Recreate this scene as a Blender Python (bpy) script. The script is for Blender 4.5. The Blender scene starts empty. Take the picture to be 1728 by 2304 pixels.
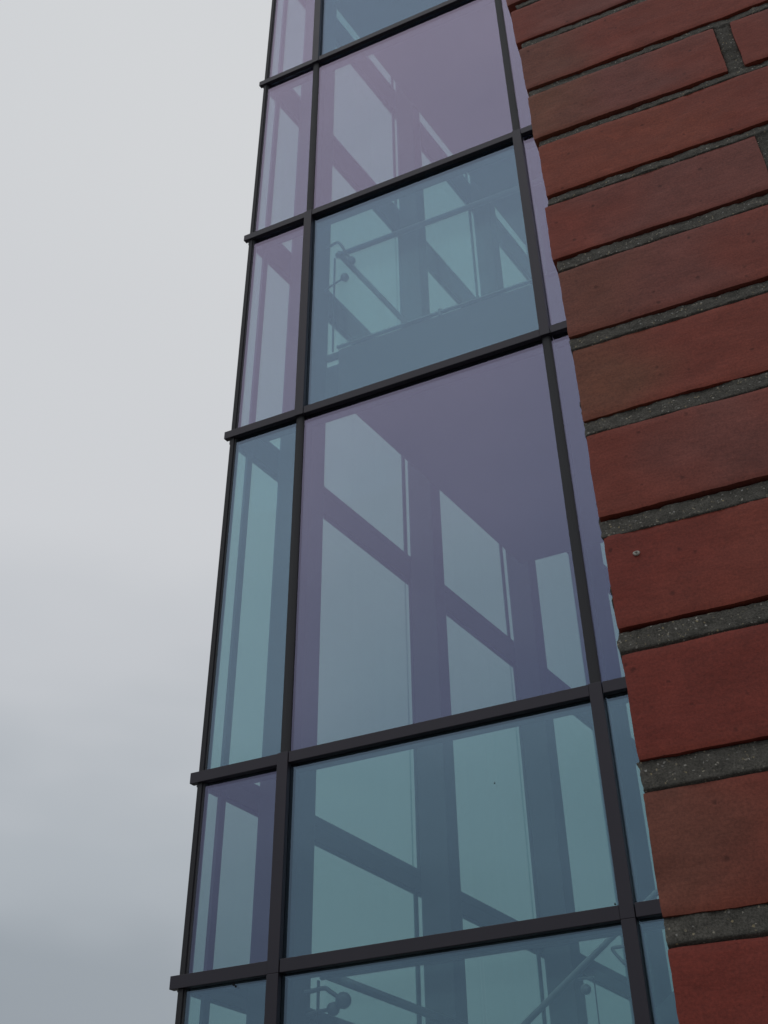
import bpy, bmesh, math, random
from mathutils import Vector, Matrix, noise
random.seed(7)
S = bpy.context.scene
C = S.collection
R = math.radians

# ---------------------------------------------------------------- camera
YAW, PITCH, ROLL, FPX = -0.414, 0.668, -0.015, 2593.0
CAM = Vector((3.028, -4.519, 1.6))
cd = bpy.data.cameras.new('camera'); cam = bpy.data.objects.new('camera', cd); C.objects.link(cam)
cy, sy, cp, sp = math.cos(YAW), math.sin(YAW), math.cos(PITCH), math.sin(PITCH)
fw = Vector((sy*cp, cy*cp, sp)); rt = Vector((cy, -sy, 0)); up = rt.cross(fw)
cr, sr = math.cos(ROLL), math.sin(ROLL)
r2 = cr*rt + sr*up; u2 = -sr*rt + cr*up
M = Matrix((r2, u2, -fw)).transposed().to_4x4(); M.translation = CAM
cam.matrix_world = M
cd.sensor_fit = 'VERTICAL'; cd.sensor_height = 24; cd.lens = 24*FPX/2304
cd.clip_start = 0.02; cd.clip_end = 2000
S.camera = cam

# ---------------------------------------------------------------- world: overcast daylight
SUN_EL, SUN_AZ = R(58), R(-35)      # azimuth from +y towards +x
W = bpy.data.worlds.new('World'); S.world = W; W.use_nodes = True
nt = W.node_tree; nt.nodes.clear()
def N(t, ty, **k):
    n = t.nodes.new(ty)
    for a, b in k.items(): setattr(n, a, b)
    return n
out = N(nt, 'ShaderNodeOutputWorld')
sky = N(nt, 'ShaderNodeTexSky'); sky.sky_type = 'NISHITA'; sky.sun_disc = False
sky.sun_elevation = SUN_EL; sky.sun_rotation = SUN_AZ
b1 = N(nt, 'ShaderNodeBackground'); b1.inputs['Strength'].default_value = 0.08
nt.links.new(sky.outputs[0], b1.inputs[0])
tc = N(nt, 'ShaderNodeTexCoord'); sep = N(nt, 'ShaderNodeSeparateXYZ')
nt.links.new(tc.outputs['Generated'], sep.inputs[0])
mp = N(nt, 'ShaderNodeMapping'); mp.inputs['Scale'].default_value = (1.0, 1.0, 2.6)
mp.inputs['Location'].default_value = (0.35, 0.1, 0.2)
nt.links.new(tc.outputs['Generated'], mp.inputs[0])
nz = N(nt, 'ShaderNodeTexNoise'); nz.inputs['Scale'].default_value = 2.3; nz.inputs['Detail'].default_value = 3.5
nz.inputs['Roughness'].default_value = 0.45
nt.links.new(mp.outputs[0], nz.inputs['Vector'])
ma = N(nt, 'ShaderNodeMath', operation='MULTIPLY_ADD'); ma.inputs[1].default_value = 0.42; ma.inputs[2].default_value = -0.20
nt.links.new(nz.outputs[0], ma.inputs[0])
ad = N(nt, 'ShaderNodeMath', operation='ADD'); nt.links.new(sep.outputs[2], ad.inputs[0]); nt.links.new(ma.outputs[0], ad.inputs[1])
rp = N(nt, 'ShaderNodeValToRGB'); cr_ = rp.color_ramp; cr_.interpolation = 'EASE'
stops = [(0.0, (.20, .225, .26)), (0.25, (.325, .36, .395)), (0.38, (.42, .455, .49)), (0.52, (.55, .57, .60)), (0.66, (.615, .63, .655)), (0.9, (.63, .648, .668)), (1.0, (.65, .665, .68))]
cr_.elements[0].position = 0; cr_.elements[0].color = (*stops[0][1], 1)
cr_.elements[1].position = 1; cr_.elements[1].color = (*stops[-1][1], 1)
for p_, c_ in stops[1:-1]:
    e = cr_.elements.new(p_); e.color = (*c_, 1)
nt.links.new(ad.outputs[0], rp.inputs[0])
b2 = N(nt, 'ShaderNodeBackground'); nt.links.new(rp.outputs[0], b2.inputs[0]); b2.inputs['Strength'].default_value = 1.0
mx = N(nt, 'ShaderNodeMixShader'); mx.inputs[0].default_value = 0.97
nt.links.new(b1.outputs[0], mx.inputs[1]); nt.links.new(b2.outputs[0], mx.inputs[2]); nt.links.new(mx.outputs[0], out.inputs[0])

sl = bpy.data.lights.new('sun', 'SUN'); sl.energy = 0.5; sl.angle = R(40); sl.color = (1, .97, .93)
so = bpy.data.objects.new('sun', sl); C.objects.link(so)
sd = Vector((math.sin(SUN_AZ)*math.cos(SUN_EL), math.cos(SUN_AZ)*math.cos(SUN_EL), math.sin(SUN_EL)))
so.rotation_euler = sd.to_track_quat('Z', 'Y').to_euler()
S.view_settings.view_transform = 'Standard'; S.view_settings.look = 'None'
S.view_settings.exposure = 0; S.view_settings.gamma = 1
try:
    S.cycles.transparent_max_bounces = 32; S.cycles.max_bounces = 10
except Exception: pass

# ---------------------------------------------------------------- materials
def mat(name):
    m = bpy.data.materials.new(name); m.use_nodes = True; t = m.node_tree; t.nodes.clear()
    o = N(t, 'ShaderNodeOutputMaterial'); return m, t, o
def principled(name, col, rough=.5, metal=0., var=.12, scale=9., bump=0., bscale=200., spec=.5, dirt=None):
    m, t, o = mat(name)
    p = N(t, 'ShaderNodeBsdfPrincipled'); t.links.new(p.outputs[0], o.inputs[0])
    p.inputs['Metallic'].default_value = metal; p.inputs['Specular IOR Level'].default_value = spec
    g = N(t, 'ShaderNodeNewGeometry')
    n = N(t, 'ShaderNodeTexNoise'); n.inputs['Scale'].default_value = scale; n.inputs['Detail'].default_value = 6
    t.links.new(g.outputs['Position'], n.inputs['Vector'])
    r = N(t, 'ShaderNodeValToRGB'); r.color_ramp.elements[0].position = .3; r.color_ramp.elements[1].position = .7
    r.color_ramp.elements[0].color = (*[c*(1-var) for c in col], 1); r.color_ramp.elements[1].color = (*[min(1, c*(1+var)) for c in (dirt or col)], 1)
    t.links.new(n.outputs[0], r.inputs[0]); t.links.new(r.outputs[0], p.inputs['Base Color'])
    q = N(t, 'ShaderNodeMath', operation='MULTIPLY_ADD'); q.inputs[1].default_value = .2; q.inputs[2].default_value = rough-.1
    t.links.new(n.outputs[0], q.inputs[0]); t.links.new(q.outputs[0], p.inputs['Roughness'])
    if bump:
        n2 = N(t, 'ShaderNodeTexNoise'); n2.inputs['Scale'].default_value = bscale; n2.inputs['Detail'].default_value = 4
        t.links.new(g.outputs['Position'], n2.inputs['Vector'])
        b = N(t, 'ShaderNodeBump'); b.inputs['Strength'].default_value = bump; b.inputs['Distance'].default_value = .002
        t.links.new(n2.outputs[0], b.inputs['Height']); t.links.new(b.outputs[0], p.inputs['Normal'])
    return m
def glass(name, T, Ts, Rf, Rs):
    """coated pane: per face transmission T+Ts*f and reflection Rf+Rs*f, f = 1-cos(angle to the face)"""
    m, t, o = mat(name)
    lw = N(t, 'ShaderNodeLayerWeight'); lw.inputs[0].default_value = .5
    ge = N(t, 'ShaderNodeNewGeometry')
    n = N(t, 'ShaderNodeTexNoise'); n.inputs['Scale'].default_value = .8; n.inputs['Detail'].default_value = 3
    t.links.new(ge.outputs['Position'], n.inputs['Vector'])
    fa = N(t, 'ShaderNodeMath', operation='MULTIPLY_ADD'); fa.inputs[1].default_value = .10; fa.inputs[2].default_value = -.05
    t.links.new(n.outputs[0], fa.inputs[0])
    ff = N(t, 'ShaderNodeMath', operation='ADD'); t.links.new(lw.outputs['Facing'], ff.inputs[0]); t.links.new(fa.outputs[0], ff.inputs[1])
    def col(base, sl, f):
        v = N(t, 'ShaderNodeVectorMath', operation='MULTIPLY_ADD')
        t.links.new(f, v.inputs[0]); v.inputs[1].default_value = sl; v.inputs[2].default_value = base; return v.outputs[0]
    a = N(t, 'ShaderNodeBsdfTransparent'); t.links.new(col(T, Ts, lw.outputs['Facing']), a.inputs[0])
    g = N(t, 'ShaderNodeBsdfGlossy'); g.inputs['Roughness'].default_value = 0.0; t.links.new(col(Rf, Rs, ff.outputs[0]), g.inputs[0])
    s = N(t, 'ShaderNodeAddShader'); t.links.new(a.outputs[0], s.inputs[0]); t.links.new(g.outputs[0], s.inputs[1])
    t.links.new(s.outputs[0], o.inputs[0]); return m
MT = {}
MT['frame'] = principled('anthracite_aluminium', (.045, .038, .049), .40, .2, .10, 3., .05, 900.)
MT['gasket'] = principled('black_gasket', (.030, .029, .032), .6, 0, .15, 8.)
MT['steel'] = principled('painted_steel', (.11, .11, .115), .5, 0, .08, 2.)
MT['plaster'] = principled('slab_plaster', (.22, .22, .23), .8, 0, .08, 1.2)
MT['rail'] = principled('brushed_steel', (.30, .30, .31), .38, .6, .08, 20.)
MT['concrete'] = principled('concrete', (.34, .33, .32), .85, 0, .15, 2.5, .3, 60.)
TF, TS = (.710, .795, .765), (-.33, -.34, -.32)
MT['purple'] = glass('purple_coated_glass', TF, (-.30, -.33, -.29), (.028, .050, .100), (.40, .285, .320))
MT['teal'] = glass('teal_coated_glass', TF, TS, (.085, .122, .158), (.120, .115, .160))
MT['clear'] = glass('pale_green_glass', TF, TS, (.02, .03, .03), (.05, .06, .06))
MT['balu'] = glass('balustrade_glass', (.97, .985, .98), (-.05, -.05, -.05), (.01, .012, .012), (.10, .10, .10))

# ---------------------------------------------------------------- mesh helpers
def link(name, bm, m, parent=None, smooth=False):
    me = bpy.data.meshes.new(name); bmesh.ops.recalc_face_normals(bm, faces=bm.faces); bm.to_mesh(me); bm.free()
    if m: me.materials.append(m)
    if smooth:
        for p in me.polygons: p.use_smooth = True
    o = bpy.data.objects.new(name, me); C.objects.link(o)
    if parent: o.parent = parent
    return o
def prism(bm, pts, z0, z1, bev=0.):
    """pts: plan polygon (x,y)"""
    lo = [bm.verts.new((x, y, z0)) for x, y in pts]; hi = [bm.verts.new((x, y, z1)) for x, y in pts]
    n = len(pts); fs = [bm.faces.new(lo[::-1]), bm.faces.new(hi)]
    for i in range(n): fs.append(bm.faces.new((lo[i], lo[(i+1) % n], hi[(i+1) % n], hi[i])))
    if bev:
        es = {e for f in fs for e in f.edges}
        bmesh.ops.bevel(bm, geom=list(es), offset=bev, segments=2, affect='EDGES', profile=.5)
def box(bm, x0, x1, y0, y1, z0, z1, bev=0.): prism(bm, [(x0, y0), (x1, y0), (x1, y1), (x0, y1)], z0, z1, bev)
A = R(11.9); DS = (math.sin(A), math.cos(A)); NS = (math.cos(A), -math.sin(A))
def st(s, t): return (t*NS[0]+s*DS[0], t*NS[1]+s*DS[1])
def sbox(bm, s0, s1, t0, t1, z0, z1, bev=0.): prism(bm, [st(s0, t0), st(s0, t1), st(s1, t1), st(s1, t0)], z0, z1, bev)
def tube(bm, pts, r, seg=14, cap=True):
    pts = [Vector(p) for p in pts]; rings = []
    prev = None
    for i, p in enumerate(pts):
        d = (pts[min(i+1, len(pts)-1)]-pts[max(i-1, 0)]).normalized()
        if prev is None:
            a = d.orthogonal().normalized()
        else: a = (prev - d*prev.dot(d)).normalized()
        prev = a; b = d.cross(a)
        rings.append([bm.verts.new(p+r*(math.cos(2*math.pi*k/seg)*a+math.sin(2*math.pi*k/seg)*b)) for k in range(seg)])
    for q in range(len(rings)-1):
        for k in range(seg):
            bm.faces.new((rings[q][k], rings[q][(k+1) % seg], rings[q+1][(k+1) % seg], rings[q+1][k]))
    if cap: bm.faces.new(rings[0][::-1]); bm.faces.new(rings[-1])
def ball(bm, c, r, squash=None):
    v = bmesh.ops.create_uvsphere(bm, u_segments=24, v_segments=16, radius=r)['verts']
    bmesh.ops.translate(bm, verts=v, vec=c)
def smooth_path(pts, n=6):
    P = [Vector(p) for p in pts]; P = [P[0]*2-P[1]]+P+[P[-1]*2-P[-2]]; o = []
    for i in range(1, len(P)-2):
        for k in range(n):
            t = k/n; a, b, c_, d = P[i-1], P[i], P[i+1], P[i+2]
            o.append(.5*((2*b)+(c_-a)*t+(2*a-5*b+4*c_-d)*t*t+(3*b-a-3*c_+d)*t**3))
    o.append(P[-2]); return o
def empty(name, loc, label, cat, group=None):
    o = bpy.data.objects.new(name, None); C.objects.link(o); o.location = loc
    o['label'] = label; o['category'] = cat
    if group: o['group'] = group
    return o

# ---------------------------------------------------------------- ground
m, t, o = mat('paving')
p = N(t, 'ShaderNodeBsdfPrincipled'); t.links.new(p.outputs[0], o.inputs[0]); p.inputs['Roughness'].default_value = .85
g = N(t, 'ShaderNodeNewGeometry'); bk = N(t, 'ShaderNodeTexBrick'); bk.inputs['Scale'].default_value = 1.0
bk.inputs['Color1'].default_value = (.17, .165, .16, 1); bk.inputs['Color2'].default_value = (.13, .13, .13, 1); bk.inputs['Mortar'].default_value = (.06, .06, .055, 1)
bk.inputs['Mortar Size'].default_value = .006; bk.inputs['Brick Width'].default_value = .6; bk.inputs['Row Height'].default_value = .4
t.links.new(g.outputs['Position'], bk.inputs['Vector'])
n_ = N(t, 'ShaderNodeTexNoise'); n_.inputs['Scale'].default_value = 3; n_.inputs['Detail'].default_value = 8
t.links.new(g.outputs['Position'], n_.inputs['Vector'])
mm = N(t, 'ShaderNodeMix', data_type='RGBA'); mm.blend_type = 'MULTIPLY'; mm.inputs[0].default_value = .5
t.links.new(bk.outputs[0], mm.inputs[6]); t.links.new(n_.outputs[0], mm.inputs[7]); t.links.new(mm.outputs[2], p.inputs['Base Color'])
bm = bmesh.new(); q = 600
bm.faces.new([bm.verts.new(v) for v in ((-q, -q, 0), (q, -q, 0), (q, q, 0), (-q, q, 0))])
gr = link('ground', bm, m); gr['kind'] = 'structure'; gr['label'] = 'grey paving slabs around the foot of the tower'; gr['category'] = 'ground'

# ---------------------------------------------------------------- glass tower
TW = empty('glass_tower', (0, 0, 0), 'tall glazed stair tower with purple and blue green panes in a dark metal grid', 'building')
Z = [14.55, 12.50, 10.478, 8.442, 6.499, 4.18, 3.189, 1.12, .12]
MX = [.4515, 2.028, 3.604, 5.18]
H = .0585; GY = .032
XR = MX[-1]
# rows are (top transom, bottom transom); wide = proud cap on the mullion in that row
wide1 = [0, 1, 0, 1, 0, 1, 1, 1]     # first mullion, rows from the top
wide2 = [1, 0, 0, 1, 0, 1, 1, 0]
wide3 = [0, 1, 0, 1, 1, 0, 1, 0]
WD = [wide1, wide2, wide3]
# transoms: one per bay segment
def seg_edges():
    e = [-.06]
    for x in MX[:-1]: e.append(x)
    e.append(XR); return e
for i, z in enumerate(Z):
    bm = bmesh.new()
    nb = len(MX)
    for b in range(nb):
        x0 = -.06 if b == 0 else MX[b-1]+.059+.0035
        x1 = MX[b]-.0005 if b < nb-1 else XR
        rowu = i-1; rowd = i
        # where no proud cap passes through, the cap of the transom runs on under the mullion
        if b > 0:
            w = WD[b-1]; through = (0 <= rowu < 8 and w[rowu]) or (rowd < 8 and w[rowd])
            if not through: x0 = MX[b-1]+.02
        if b < nb-1:
            w = WD[b]; through = (0 <= rowu < 8 and w[rowu]) or (rowd < 8 and w[rowd])
            if not through: x1 = MX[b]+.02
        if b == 0:
            c0 = st(-.0, -.05)
            prism(bm, [(-.0455, 0), (x1, 0), (x1, GY-.001), (-.0390, GY-.001)], z-H, z, .0015)
        else: box(bm, x0, x1, 0, GY-.001, z-H, z, .0025)
        xi0 = .021 if b == 0 else MX[b-1]+.054
        xi1 = MX[b]+.004 if b < nb-1 else XR
        box(bm, xi0, xi1, GY+.013, .14, z-H+.002, z-.002, .002)
    link('transom', bm, MT['frame'], TW)
# mullions
for j, x in enumerate(MX[:-1]):
    for r_ in range(8):
        zt, zb = Z[r_], Z[r_+1]
        bm = bmesh.new()
        if WD[j][r_]:
            wb = 1 <= r_+1 < 8 and WD[j][r_+1]
            ztt = zt-.0 if not (r_ and WD[j][r_-1]) else zt-H
            box(bm, x, x+.059, -.0025, GY-.001, zb-H, ztt+.002 if ztt == zt else ztt, .0025)
            box(bm, x+.005, x+.054, GY+.013, .14, zb, zt-H)
            link('mullion', bm, MT['frame'], TW)
        else:
            # flush joint: shallow rounded gasket profile
            pts = [(x+.004, GY-.001), (x+.004, .022), (x+.012, .017), (x+.030, .015), (x+.044, .018), (x+.053, .025), (x+.055, GY-.001)]
            prism(bm, pts, zb+.0005, zt-H-.0005)
            box(bm, x+.005, x+.054, GY+.013, .14, zb, zt-H)
            link('mullion', bm, MT['gasket'], TW)
# corner post
bm = bmesh.new()
prism(bm, [(-.007, .014), (.020, .014), (.020, .058), (.006, .064), (-.007, .053)], 0.05, 14.6, .002)
link('corner_post', bm, MT['gasket'], TW)
# glass, front
PUR, TEA = 'purple', 'teal'
FR = {0: [PUR, PUR, PUR, PUR, TEA, PUR, TEA, TEA],
      1: [TEA, TEA, PUR, TEA, PUR, TEA, TEA, PUR],
      2: [PUR, PUR, PUR, PUR, PUR, TEA, TEA, TEA],
      3: [TEA, PUR, TEA, PUR, TEA, PUR, TEA, PUR]}
for b in range(4):
    for r_ in range(8):
        x0 = .0205 if b == 0 else MX[b-1]+.03
        x1 = MX[b]+.028 if b < 3 else XR-.01
        bm = bmesh.new(); box(bm, x0, x1, GY, GY+.012, Z[r_+1]-.028, Z[r_]-.032)
        go = link('glass_pane', bm, MT[FR[b][r_]], TW)
        go['label'] = ('purple mirror coated glass pane' if FR[b][r_] == PUR else 'blue green tinted glass pane')
for (dx, dz, dr) in ((1.545, 3.816, .0035), (.2705, 3.121, .006), (.281, 3.111, .005), (2.008, 3.205, .004)):
    bm = bmesh.new(); v = bmesh.ops.create_icosphere(bm, subdivisions=2, radius=dr)['verts']
    for q_ in v: q_.co.y *= .3; q_.co *= 1+.35*noise.noise(q_.co*300)
    bmesh.ops.translate(bm, verts=v, vec=(dx, GY-.002, dz)); link('dirt_fleck', bm, MT['gasket'], TW)
# side wall (turned 11.9 degrees off the square), seen through the front
SE = 7.4
ZS = [14.55, 12.50, 10.505, 8.442, 6.49, 4.18, 3.189, 1.12, .12]
for z in ZS:
    bm = bmesh.new()
    sbox(bm, .0405, SE, -.0445, -.0125, z-H, z, .0015)
    sbox(bm, .10, SE, .0005, .132, z-H+.002, z-.001, .002)
    link('side_transom', bm, MT['steel'], TW)
SM = [.152, 1.885, 3.355, 4.76, 6.05]
bm = bmesh.new(); sbox(bm, .030, .066, .0005, .020, .12, 14.5)
link('corner_gasket', bm, MT['steel'], TW)
edges = [.05]+[s+.012 for s in SM]+[SE]
for k, s in enumerate(SM):  # thin glazing bars
    for r_ in range(8):
        zt, zb = ZS[r_]-H, ZS[r_+1]
        bm = bmesh.new()
        if k == 0: sbox(bm, s, s+.04, .0005, .022, zb, zt)
        elif r_ == 4 or (r_ == 2 and k == 1): sbox(bm, s+.045, s+.075, .0005, .02, zb, zt)
        else: sbox(bm, s, s+.026, .0005, .015, zb, zt)
        link('side_mullion', bm, MT['steel'], TW)
for b in range(len(edges)-1):
    for r_ in range(8):
        bm = bmesh.new(); sbox(bm, edges[b]+.0006, edges[b+1]-.0006, -.012, 0, ZS[r_+1]-.028, ZS[r_]-.032)
        link('side_glass_pane', bm, MT['clear'], TW)
# steel columns just inside the side wall
COL = [(.285, .215), (1.729, .126), (3.158, .14), (4.41, .330), (5.80, .16)]
for s, a in COL:
    bm = bmesh.new(); sbox(bm, s, s+a, .16, .36, 0.0, 14.5, .006)
    link('steel_column', bm, MT['steel'], TW)
# floor slabs; left edge runs parallel to the side wall
def slab(zu, zt, y0, y1, t=.52, xr=XR-.02):
    def xl(y): return (t+math.sin(A)*y)/math.cos(A)
    bm = bmesh.new(); prism(bm, [(xl(y0), y0), (xr, y0), (xr, y1), (xl(y1), y1)], zu, zt, .004)
    return link('floor_slab', bm, MT['plaster'], TW)
slab(1.80, 2.21, .30, 2.39); slab(6.80, 7.245, .30, 2.56); slab(11.52, 14.3, .146, 6.8); 
# fin plates tying landing to the corner column
bm = bmesh.new(); box(bm, .50, .597, .31, .33, 7.185, 7.24); box(bm, .50, .597, .31, .33, 6.80, 7.12)
link('connection_plate', bm, MT['steel'], TW)
# core wall on the right, rear glass side and roof
bm = bmesh.new(); box(bm, XR, XR+.3, 0.0, 7.3, 0, 14.6, .01); link('core_wall', bm, MT['concrete'], TW)
bm = bmesh.new(); 
e = st(SE, 0)
prism(bm, [(e[0]+.02, 7.22), (XR, 7.22), (XR, 7.36), (e[0]+.02, 7.36)], 0, 14.5, .005); link('rear_wall', bm, MT['concrete'], TW)
bm = bmesh.new(); prism(bm, [(-.08, -.05), (XR+.3, -.05), (XR+.3, 7.4), (e[0]-.08, 7.4)], 14.6, 14.85, .01); link('roof', bm, MT['frame'], TW)

# ---------------------------------------------------------------- landing balustrades
def balustrade(zf, zr, label, loc):
    root = empty('glass_balustrade', loc, label, 'balustrade', None)
    off = Vector(loc)
    y = .30; t = .52
    def P(x, y_, z): return Vector((x, y_, z))-off
    cx = (t+math.sin(A)*y)/math.cos(A)
    e_ = st(3.0, t); sx, sy_ = e_
    bm = bmesh.new()
    tube(bm, [P(cx-.03, y, zr), P(XR-.1, y, zr)], .021)
    tube(bm, [P(cx-.005, y-.02, zr), P(*st(2.42, t), zr)], .021)
    link('handrail', bm, MT['rail'], root, True)
    # glass panels with a thin bottom channel
    bm = bmesh.new()
    for x0, x1 in ((cx-.012, 1.33), (1.345, 2.45), (2.465, 3.6), (3.615, 5.0)):
        prism(bm, [tuple(P(x0, y-.006, 0))[:2], tuple(P(x1, y-.006, 0))[:2], tuple(P(x1, y+.006, 0))[:2], tuple(P(x0, y+.006, 0))[:2]], zf+.033-off.z, zr-.03-off.z)
    link('glass_panel', bm, MT['balu'], root)
    bm = bmesh.new(); a0, a1 = st(.42, t+.006), st(2.40, t+.006); b0, b1 = st(.42, t-.006), st(2.40, t-.006)
    prism(bm, [(a[0]-off.x, a[1]-off.y) for a in (a0, a1, b1, b0)], zf+.033-off.z, zr-.03-off.z)
    link('glass_panel', bm, MT['balu'], root)
    bm = bmesh.new()
    prism(bm, [tuple(P(x, yy, 0))[:2] for x, yy in ((cx-.01, y-.012), (5.0, y-.012), (5.0, y+.012), (cx-.01, y+.012))], zf+.018-off.z, zf+.030-off.z)
    link('bottom_rail', bm, MT['rail'], root)
    bm = bmesh.new()
    prism(bm, [tuple(P(x, yy, 0))[:2] for x, yy in ((.548, y-.008), (.556, y-.008), (.556, y+.008), (.548, y+.008))], zf+.0-off.z, zr-.02-off.z)
    link('edge_strip', bm, MT['steel'], root)
    for xx in (1.33, 2.455, 3.6):
        bm = bmesh.new(); tube(bm, [P(xx, y, zf-.01), P(xx, y, zf+.05)], .012); link('clamp', bm, MT['rail'], root)
    return root, P
rootU, P = balustrade(7.245, 8.23, 'glass balustrade with round steel handrail on the upper landing', (1.6, .3, 7.245))
def bracket(root, P, arm, bpos, r=.031, ra=.0105):
    bm = bmesh.new(); tube(bm, smooth_path([P(*a) for a in arm]), ra, 12); o = link('bracket_arm', bm, MT['rail'], root, True)
    bm = bmesh.new(); ball(bm, P(*bpos), r); link('ball_end', bm, MT['rail'], o, True)
bracket(rootU, P, [(.48, .3, 8.368), (.52, .3, 8.373), (.574, .3, 8.378), (.611, .3, 8.312), (.636, .3, 8.24), (.686, .3, 8.118)], (.686, .3, 8.118), .031)
bracket(rootU, P, [(.47, .3, 7.89), (.517, .3, 7.915), (.575, .3, 7.94), (.634, .3, 7.961)], (.634, .3, 7.961), .031, .008)
for bx, bz in ((2.0, 8.13), (2.03, 7.50), (2.03, 7.40)):
    bm = bmesh.new(); tube(bm, [P(bx, .285, bz), P(bx, .293, bz)], .016, 18); link('glass_fixing', bm, MT['rail'], rootU)
rootL, P = balustrade(2.21, 3.19, 'glass balustrade with round steel handrail at the foot of the photo', (1.6, .3, 2.21))
bracket(rootL, P, [(.48, .3, 3.127), (.524, .3, 3.129), (.583, .3, 3.133), (.616, .3, 3.112), (.678, .3, 3.069)], (.678, .3, 3.069), .036)
bracket(rootL, P, [(.50, .3, 3.03), (.56, .3, 3.037), (.628, .3, 3.039)], (.628, .3, 3.039), .030, .009)

# ---------------------------------------------------------------- stair with its handrail
ST = empty('staircase', (1.2, 1.1, 2.21), 'stair flight rising to the right behind the bottom panes with glass guarded handrail', 'staircase')
off = Vector((1.2, 1.1, 2.21)); sl_ = (3.401-3.06)/(1.762-1.288)
def Q(x, y, z): return Vector((x, y, z))-off
bm = bmesh.new(); tube(bm, [Q(.75, 1.0, 3.06-sl_*.538), Q(1.288, 1.0, 3.06), Q(1.762, 1.0, 3.401), Q(3.9, 1.0, 3.401+sl_*2.138)], .0155)
link('handrail', bm, MT['rail'], ST, True)
bm = bmesh.new()
for x0, x1 in ((1.05, 1.628), (1.637, 2.9)):
    z0, z1 = 3.06+sl_*(x0-1.288), 3.06+sl_*(x1-1.288)
    v = []
    for yy in (1.030, 1.040):
        v.append([bm.verts.new(Q(x, yy, z)) for x, z in ((x0, z0-.95), (x1, z1-.95), (x1, z1-.06), (x0, z0-.06))])
    bm.faces.new(v[0][::-1]); bm.faces.new(v[1])
    for k in range(4): bm.faces.new((v[0][k], v[0][(k+1) % 4], v[1][(k+1) % 4], v[1][k]))
link('glass_panel', bm, MT['balu'], ST)
bm = bmesh.new(); tube(bm, [Q(1.6325, 1.035, 2.3), Q(1.634, 1.035, 3.262)], .0028, 8); link('panel_joint', bm, MT['gasket'], ST)
bm = bmesh.new(); tube(bm, [Q(1.56, 1.035, 3.236), Q(1.637, 1.035, 3.235)], .006, 10)
o = link('clamp', bm, MT['rail'], ST)
bm = bmesh.new(); ball(bm, Q(1.594, 1.02, 3.182), .024); link('ball_end', bm, MT['rail'], o, True)
bm = bmesh.new(); tube(bm, smooth_path([Q(1.86, 1.0, 3.352), Q(1.80, 1.0, 3.345), Q(1.755, 1.0, 3.345), Q(1.752, 1.0, 3.330), Q(1.80, 1.0, 3.262)]), .008, 10)
link('bracket_arm', bm, MT['rail'], ST, True)
ns = 12; rise = .17; going = rise/sl_
bm = bmesh.new()
for k in range(ns):
    x = .95+k*going; z = 2.21+(k+1)*rise
    prism(bm, [tuple(Q(a, b, 0))[:2] for a, b in ((x, 1.07), (x+going+.02, 1.07), (x+going+.02, 2.05), (x, 2.05))], z-.04-off.z, z-off.z)
link('treads', bm, MT['concrete'], ST)
for yy in (1.045, 2.06):
    bm = bmesh.new(); v = []
    for y_ in (yy, yy+.018):
        v.append([bm.verts.new(Q(x, y_, z)) for x, z in ((.95, 2.16), (.95+ns*going, 2.16+ns*rise), (.95+ns*going, 2.38+ns*rise), (.95, 2.38))])
    bm.faces.new(v[0][::-1]); bm.faces.new(v[1])
    for k in range(4): bm.faces.new((v[0][k], v[0][(k+1) % 4], v[1][(k+1) % 4], v[1][k]))
    link('stringer', bm, MT['steel'], ST)

# ---------------------------------------------------------------- brick wall close to the camera
D = .5398; RR = .5495
EX = CAM.x+D*math.tan(R(-10.62)); EY = CAM.y+D; WY = R(1.3)
UX, UY = math.cos(WY), math.sin(WY)
BW = empty('brick_wall', (EX, EY, 0), 'red brown brick wall with recessed grey mortar rising close by at the right edge', 'wall')
UPJ = [1.8319, 1.7130, 1.5774, 1.4467, 1.3126, 1.182, 1.0358, .8972, .7538, .6139, .4724, .3306]
LOJ = [1.8130, 1.6925, 1.5575, 1.4275, 1.2935, 1.1565, 1.0125, .8715, .7284, .5864, .4436, .3051]
EDGE = [-.0070, -.0045, -.002, -.0015, .0005, -.0022, .0003, .0012, .0010, .0015, .0012, .0006, .0006, 0]
RED, ORG, MAU, BRN, OLV, DRD = (.37, .098, .072), (.40, .112, .072), (.330, .124, .112), (.310, .128, .098), (.325, .140, .092), (.34, .074, .056)
# courses from the top: (z0, z1, left colour, middle colour, right colour)
cols = [(MAU, RED, MAU), (RED, MAU, RED), (BRN, RED, RED), (OLV, MAU, RED), (ORG, ORG, RED), (RED, MAU, MAU), (BRN, MAU, RED), (OLV, RED, RED), (RED, MAU, RED),
        (DRD, RED, RED), (DRD, DRD, RED), (BRN, RED, RED), (DRD, DRD, RED), (RED, DRD, DRD)]
def dk(c): return (c[0]*.86, c[1]*.69, c[2]*.58)
cols = [tuple(dk(c) for c in t3) for t3 in cols]
ORG_ = dk(ORG)
courses = []
zt = 1.6+RR*1.8319+.0775
for i in range(12):
    courses.append((1.6+RR*UPJ[i], zt, i)); zt = 1.6+RR*LOJ[i]
pit = .0765
zb = zt; i = 12
while zb > .02:
    courses.append((max(zb-.062, 0), zb, i)); zb -= pit; i += 1
zb = 1.6+RR*1.8319+.0775+.0145; i = -1
while zb < 4.4:
    courses.append((zb, zb+.062, i)); zb += pit; i -= 1
ML = 4   # left edge of mortar behind brick edge, mm
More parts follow.
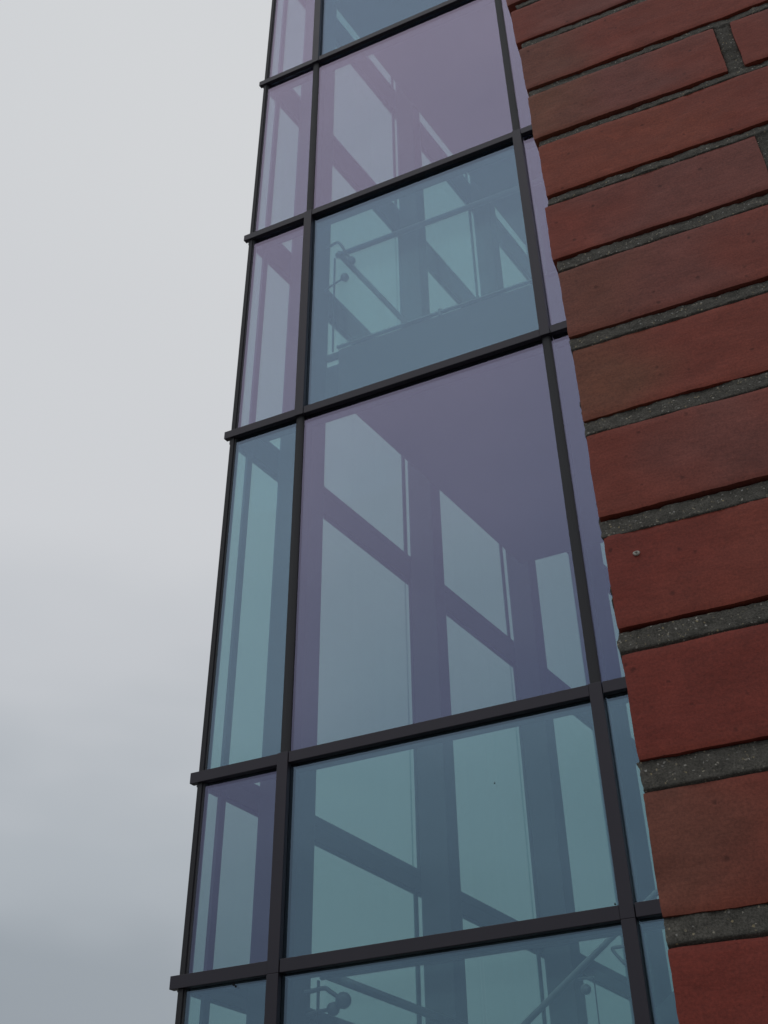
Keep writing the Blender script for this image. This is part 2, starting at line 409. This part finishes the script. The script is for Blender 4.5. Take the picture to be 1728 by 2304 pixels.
def gridbox(bm, nx, ny, nz, f, cl=None, colf=None):
    """surface grid of the unit box mapped through f(u,v,w); v=0 is the front"""
    def face(a, b, fn):
        g = [[bm.verts.new(f(*fn(i/a, j/b))) for j in range(b+1)] for i in range(a+1)]
        for i in range(a):
            for j in range(b):
                fc = bm.faces.new((g[i][j], g[i+1][j], g[i+1][j+1], g[i][j+1])); fc.smooth = True
    face(nx, nz, lambda i, j: (i, 0, j))
    face(ny, nz, lambda i, j: (0, 1-i, j)); face(ny, nz, lambda i, j: (1, i, j))
    face(nx, ny, lambda i, j: (i, j, 1)); face(nx, ny, lambda i, j: (i, 1-j, 0))
def fbm(p, s, o=3): return noise.fractal(Vector(p)*s, 1.0, 2.0, o)
def brick(bm, lay, u0, u1, z0, z1, dep, fine, cset, seed, dy):
    hx, hy, hz = (u1-u0)/2, dep/2, (z1-z0)/2; r = .0016
    def f(u, v, w):
        p = Vector(((u*2-1)*hx, (v*2-1)*hy, (w*2-1)*hz))
        qv = Vector((max(-hx+r, min(hx-r, p.x)), max(-hy+r, min(hy-r, p.y)), max(-hz+r, min(hz-r, p.z))))
        d = p-qv
        if d.length > 1e-7: p = qv+d.normalized()*r
        a = Vector((u0+hx+p.x, p.y+hy+dy, z0+hz+p.z))
        if fine:
            s = a+Vector((seed*3.1, seed*1.7, 0))
            k = .0002*fbm(s, 60)+.0005*fbm(s, 12, 2)
            ed = .00045*fbm(s+Vector((5, 0, 0)), 35, 3)+.00022*fbm(s+Vector((9, 0, 0)), 190, 2)
            a.y += k*2
            if abs(p.z) > hz-.003: a.z += ed*(1 if p.z > 0 else 1)
            if abs(p.x) > hx-.003: a.x += ed*1.2
            a.z += .0012*math.sin(a.x*9+seed)*0.6
        return Vector((a.x*UX-a.y*UY, a.x*UY+a.y*UX, a.z))
    v0 = len(bm.faces)
    if fine:
        nx = max(10, int((u1-u0)/.003))
        gridbox(bm, nx, 8, 22, f)
    else: gridbox(bm, 2, 1, 2, f)
    bm.faces.ensure_lookup_table()
    cl, cm, c3 = cset
    for fi in range(v0, len(bm.faces)):
        for lp in bm.faces[fi].loops:
            co = lp.vert.co; uu = co.x-u0
            n1 = noise.noise(Vector((co.x*22+seed*7, co.z*30, 3))) if fine else 0
            tl = max(0, min(1, (.055+.03*n1-uu)/.05+.3)); tr = max(0, min(1, (uu-.09+.05*n1)/.06))
            c_ = Vector(cm).lerp(Vector(cl), tl).lerp(Vector(c3), tr)
            n2 = (noise.noise(Vector((co.x*40, co.z*60, seed)))*.10 if fine else 0)
            # redder rim along lower edges as fired
            ez = (co.z-z0)/(z1-z0)
            rim = max(0, 1-ez*5)*.5 if fine else 0
            c_ = c_.lerp(Vector(ORG_), rim*.6)*(1+n2)
            lp[lay] = (c_.x, c_.y, c_.z, 1)
bm = bmesh.new(); lay = bm.loops.layers.float_color.new('brick_tone')
WALLW = 1.45
for z0, z1, i in courses:
    fine = -1 <= i <= 13
    u = EDGE[i] if 0 <= i < 14 else random.uniform(-.002, .002)
    if i % 2: first = .1545+.001*math.sin(i)
    else: first = .2285
    if i == 3: first = .1512
    k = 0
    while u < WALLW:
        u1 = min(WALLW, first if k == 0 else u+.228)
        cs = cols[i] if (0 <= i < len(cols) and k == 0) else tuple(dk(random.choice((RED, MAU, BRN, DRD, ORG))) for _ in range(3))
        brick(bm, lay, u, u1, z0+random.uniform(-.0004, .0004)*(k > 0), z1, .228 if (k == 0) else .105, fine and k < 2, cs, i*5+k, random.uniform(-.0006, .0006))
        u = u1+.0115; k += 1
m, t, o = mat('fired_brick')
p = N(t, 'ShaderNodeBsdfPrincipled'); t.links.new(p.outputs[0], o.inputs[0]); p.inputs['Roughness'].default_value = .62; p.inputs['Specular IOR Level'].default_value = .35
at = N(t, 'ShaderNodeVertexColor'); at.layer_name = 'brick_tone'
g = N(t, 'ShaderNodeNewGeometry')
def noise_n(sc, det=4, rough=.5, vec=None):
    n = N(t, 'ShaderNodeTexNoise'); n.inputs['Scale'].default_value = sc; n.inputs['Detail'].default_value = det; n.inputs['Roughness'].default_value = rough
    t.links.new(vec or g.outputs['Position'], n.inputs['Vector']); return n
def ramp(src, a, b, ca, cb):
    r = N(t, 'ShaderNodeValToRGB'); r.color_ramp.elements[0].position = a; r.color_ramp.elements[1].position = b
    r.color_ramp.elements[0].color = (*ca, 1); r.color_ramp.elements[1].color = (*cb, 1); t.links.new(src, r.inputs[0]); return r
def mul(a, b, fac=1.):
    x = N(t, 'ShaderNodeMix', data_type='RGBA'); x.blend_type = 'MULTIPLY'; x.inputs[0].default_value = fac
    t.links.new(a, x.inputs[6]); t.links.new(b, x.inputs[7]); return x.outputs[2]
nA = noise_n(700, 5, .7); nB = noise_n(55, 5, .6)
mpv = N(t, 'ShaderNodeMapping'); mpv.inputs['Scale'].default_value = (.25, 1, 1); t.links.new(g.outputs['Position'], mpv.inputs[0])
nD = noise_n(330, 4, .6, mpv.outputs[0])
vo = N(t, 'ShaderNodeTexVoronoi'); vo.inputs['Scale'].default_value = 105; t.links.new(g.outputs['Position'], vo.inputs['Vector'])
vsep = N(t, 'ShaderNodeSeparateColor'); t.links.new(vo.outputs['Color'], vsep.inputs[0])
thr = N(t, 'ShaderNodeMath', operation='MULTIPLY_ADD'); thr.inputs[1].default_value = .16; thr.inputs[2].default_value = -.035
t.links.new(vsep.outputs[0], thr.inputs[0])
sub = N(t, 'ShaderNodeMath', operation='SUBTRACT'); t.links.new(vo.outputs['Distance'], sub.inputs[0]); t.links.new(thr.outputs[0], sub.inputs[1])
nW = noise_n(420, 3, .6)
wob = N(t, 'ShaderNodeMath', operation='MULTIPLY_ADD'); wob.inputs[1].default_value = .22; t.links.new(nW.outputs[0], wob.inputs[0]); t.links.new(sub.outputs[0], wob.inputs[2])
spot = ramp(wob.outputs[0], .08, .19, (.50, .45, .44), (1, 1, 1))
c1 = mul(at.outputs[0], ramp(nA.outputs[0], .28, .72, (.70, .68, .68), (1.24, 1.22, 1.20)).outputs[0])
c1 = mul(c1, ramp(nB.outputs[0], .3, .7, (.86, .84, .84), (1.08, 1.08, 1.08)).outputs[0])
c1 = mul(c1, ramp(nD.outputs[0], .3, .7, (.90, .90, .90), (1.06, 1.06, 1.06)).outputs[0])
c1 = mul(c1, spot.outputs[0], .85)
t.links.new(c1, p.inputs['Base Color'])
hA = N(t, 'ShaderNodeMath', operation='MULTIPLY_ADD'); hA.inputs[1].default_value = .5; t.links.new(nA.outputs[0], hA.inputs[0]); t.links.new(nD.outputs[0], hA.inputs[2])
hs = N(t, 'ShaderNodeMath', operation='ADD'); t.links.new(hA.outputs[0], hs.inputs[0]); 
sg = N(t, 'ShaderNodeMath', operation='MINIMUM'); sg.inputs[1].default_value = .15; t.links.new(wob.outputs[0], sg.inputs[0]); t.links.new(sg.outputs[0], hs.inputs[1])
bp = N(t, 'ShaderNodeBump'); bp.inputs['Strength'].default_value = .35; bp.inputs['Distance'].default_value = .0006
t.links.new(hs.outputs[0], bp.inputs['Height']); t.links.new(bp.outputs[0], p.inputs['Normal'])
link('brickwork', bm, m, BW)
SPECK = (.0194, 1.9838)
bm = bmesh.new()
sx_, sz_ = SPECK
ring = []
for k in range(20):
    a_ = 2*math.pi*k/20
    row = []
    for rr, hh in ((.0004, -.0004), (.0006, .0003), (.0011, .0007), (.0015, .0003), (.0016, -.0004)):
        x = sx_+rr*1.25*math.cos(a_)*(1+.12*math.sin(3*a_)); z = sz_+rr*.95*math.sin(a_); y = -hh-.0001
        row.append(bm.verts.new((x*UX-y*UY, x*UY+y*UX, z)))
    ring.append(row)
for k in range(20):
    for j in range(4): bm.faces.new((ring[k][j], ring[(k+1) % 20][j], ring[(k+1) % 20][j+1], ring[k][j+1]))
link('lime_speck', bm, principled('lime', (.55, .52, .46), .8, 0, .2, 900.), BW, True)
# mortar bed: rough sandy surface a few mm behind the brick faces
m, t, o = mat('mortar')
p = N(t, 'ShaderNodeBsdfPrincipled'); t.links.new(p.outputs[0], o.inputs[0]); p.inputs['Roughness'].default_value = .9
g = N(t, 'ShaderNodeNewGeometry')
n1 = noise_n(900, 6, .75); n2 = noise_n(140, 4, .6)
vo = N(t, 'ShaderNodeTexVoronoi'); vo.inputs['Scale'].default_value = 1100; t.links.new(g.outputs['Position'], vo.inputs['Vector'])
vs = N(t, 'ShaderNodeSeparateColor'); t.links.new(vo.outputs['Color'], vs.inputs[0])
base = mul(ramp(n1.outputs[0], .32, .68, (.062, .057, .047), (.225, .206, .172)).outputs[0], ramp(n2.outputs[0], .3, .7, (.7, .7, .7), (1.15, 1.15, 1.15)).outputs[0])
gr_ = ramp(vs.outputs[1], .95, .985, (0, 0, 0), (1, 1, 1))
gm = N(t, 'ShaderNodeMix', data_type='RGBA'); t.links.new(gr_.outputs[0], gm.inputs[0]); t.links.new(base, gm.inputs[6])
gc = ramp(vs.outputs[2], .2, .9, (.42, .34, .20), (.52, .50, .46)); t.links.new(gc.outputs[0], gm.inputs[7])
t.links.new(gm.outputs[2], p.inputs['Base Color'])
bp = N(t, 'ShaderNodeBump'); bp.inputs['Strength'].default_value = .9; bp.inputs['Distance'].default_value = .0012
t.links.new(n1.outputs[0], bp.inputs['Height']); t.links.new(bp.outputs[0], p.inputs['Normal'])
bm = bmesh.new()
U0, U1, ZA, ZB = .0012, .26, 1.66, 2.76
nx, nz = 150, 760
JT = sorted([(courses[k+1][1], courses[k][0]) for k in range(12)])
def mf(u, v, w, fine=True):
    x = U0+u*(U1-U0); y = .0010+v*.2; z = ZA+w*(ZB-ZA)
    if v < .5:
        inj = False
        for q_, (jb, jt) in enumerate(JT):
            if jb-.0002 <= z <= jt+.0002:
                inj = True
                y += -.0005+.0024*max(0., min(1., (z-jb)/(jt-jb)))**1.5*(1-v*2); break
        if not inj:
            for cz0, cz1, ci in courses:
                if cz0 <= z <= cz1 and ci % 2:
                    pu = .1512 if ci == 3 else .1545+.001*math.sin(ci)
                    if pu-.0015 <= x <= pu+.013: inj = True; y += .0008
                    break
        if not inj: y += .0065
    if fine:
        s = Vector((x, y, z)); k = fbm(s, 240, 3); k2 = fbm(s, 45, 3)
        if v < .02: y += max(-.0009, .0008*k+.0011*k2)
        if u < .01: x += .0016*k2+.0010*k
        else: x += .0004*k
    return Vector((x*UX-y*UY, x*UY+y*UX, z))
gridbox(bm, nx, 30, nz, mf)
def plain(a0, a1, z0, z1):
    prism(bm, [(x*UX-y*UY, x*UY+y*UX) for x, y in ((a0, .005), (a1, .005), (a1, .095), (a0, .095))], z0, z1)
plain(U1+.0005, WALLW-.003, ZA, ZB); plain(.003, WALLW-.003, 0, ZA-.0005); plain(.003, WALLW-.003, ZB+.0005, 4.4)
link('mortar', bm, m, BW)
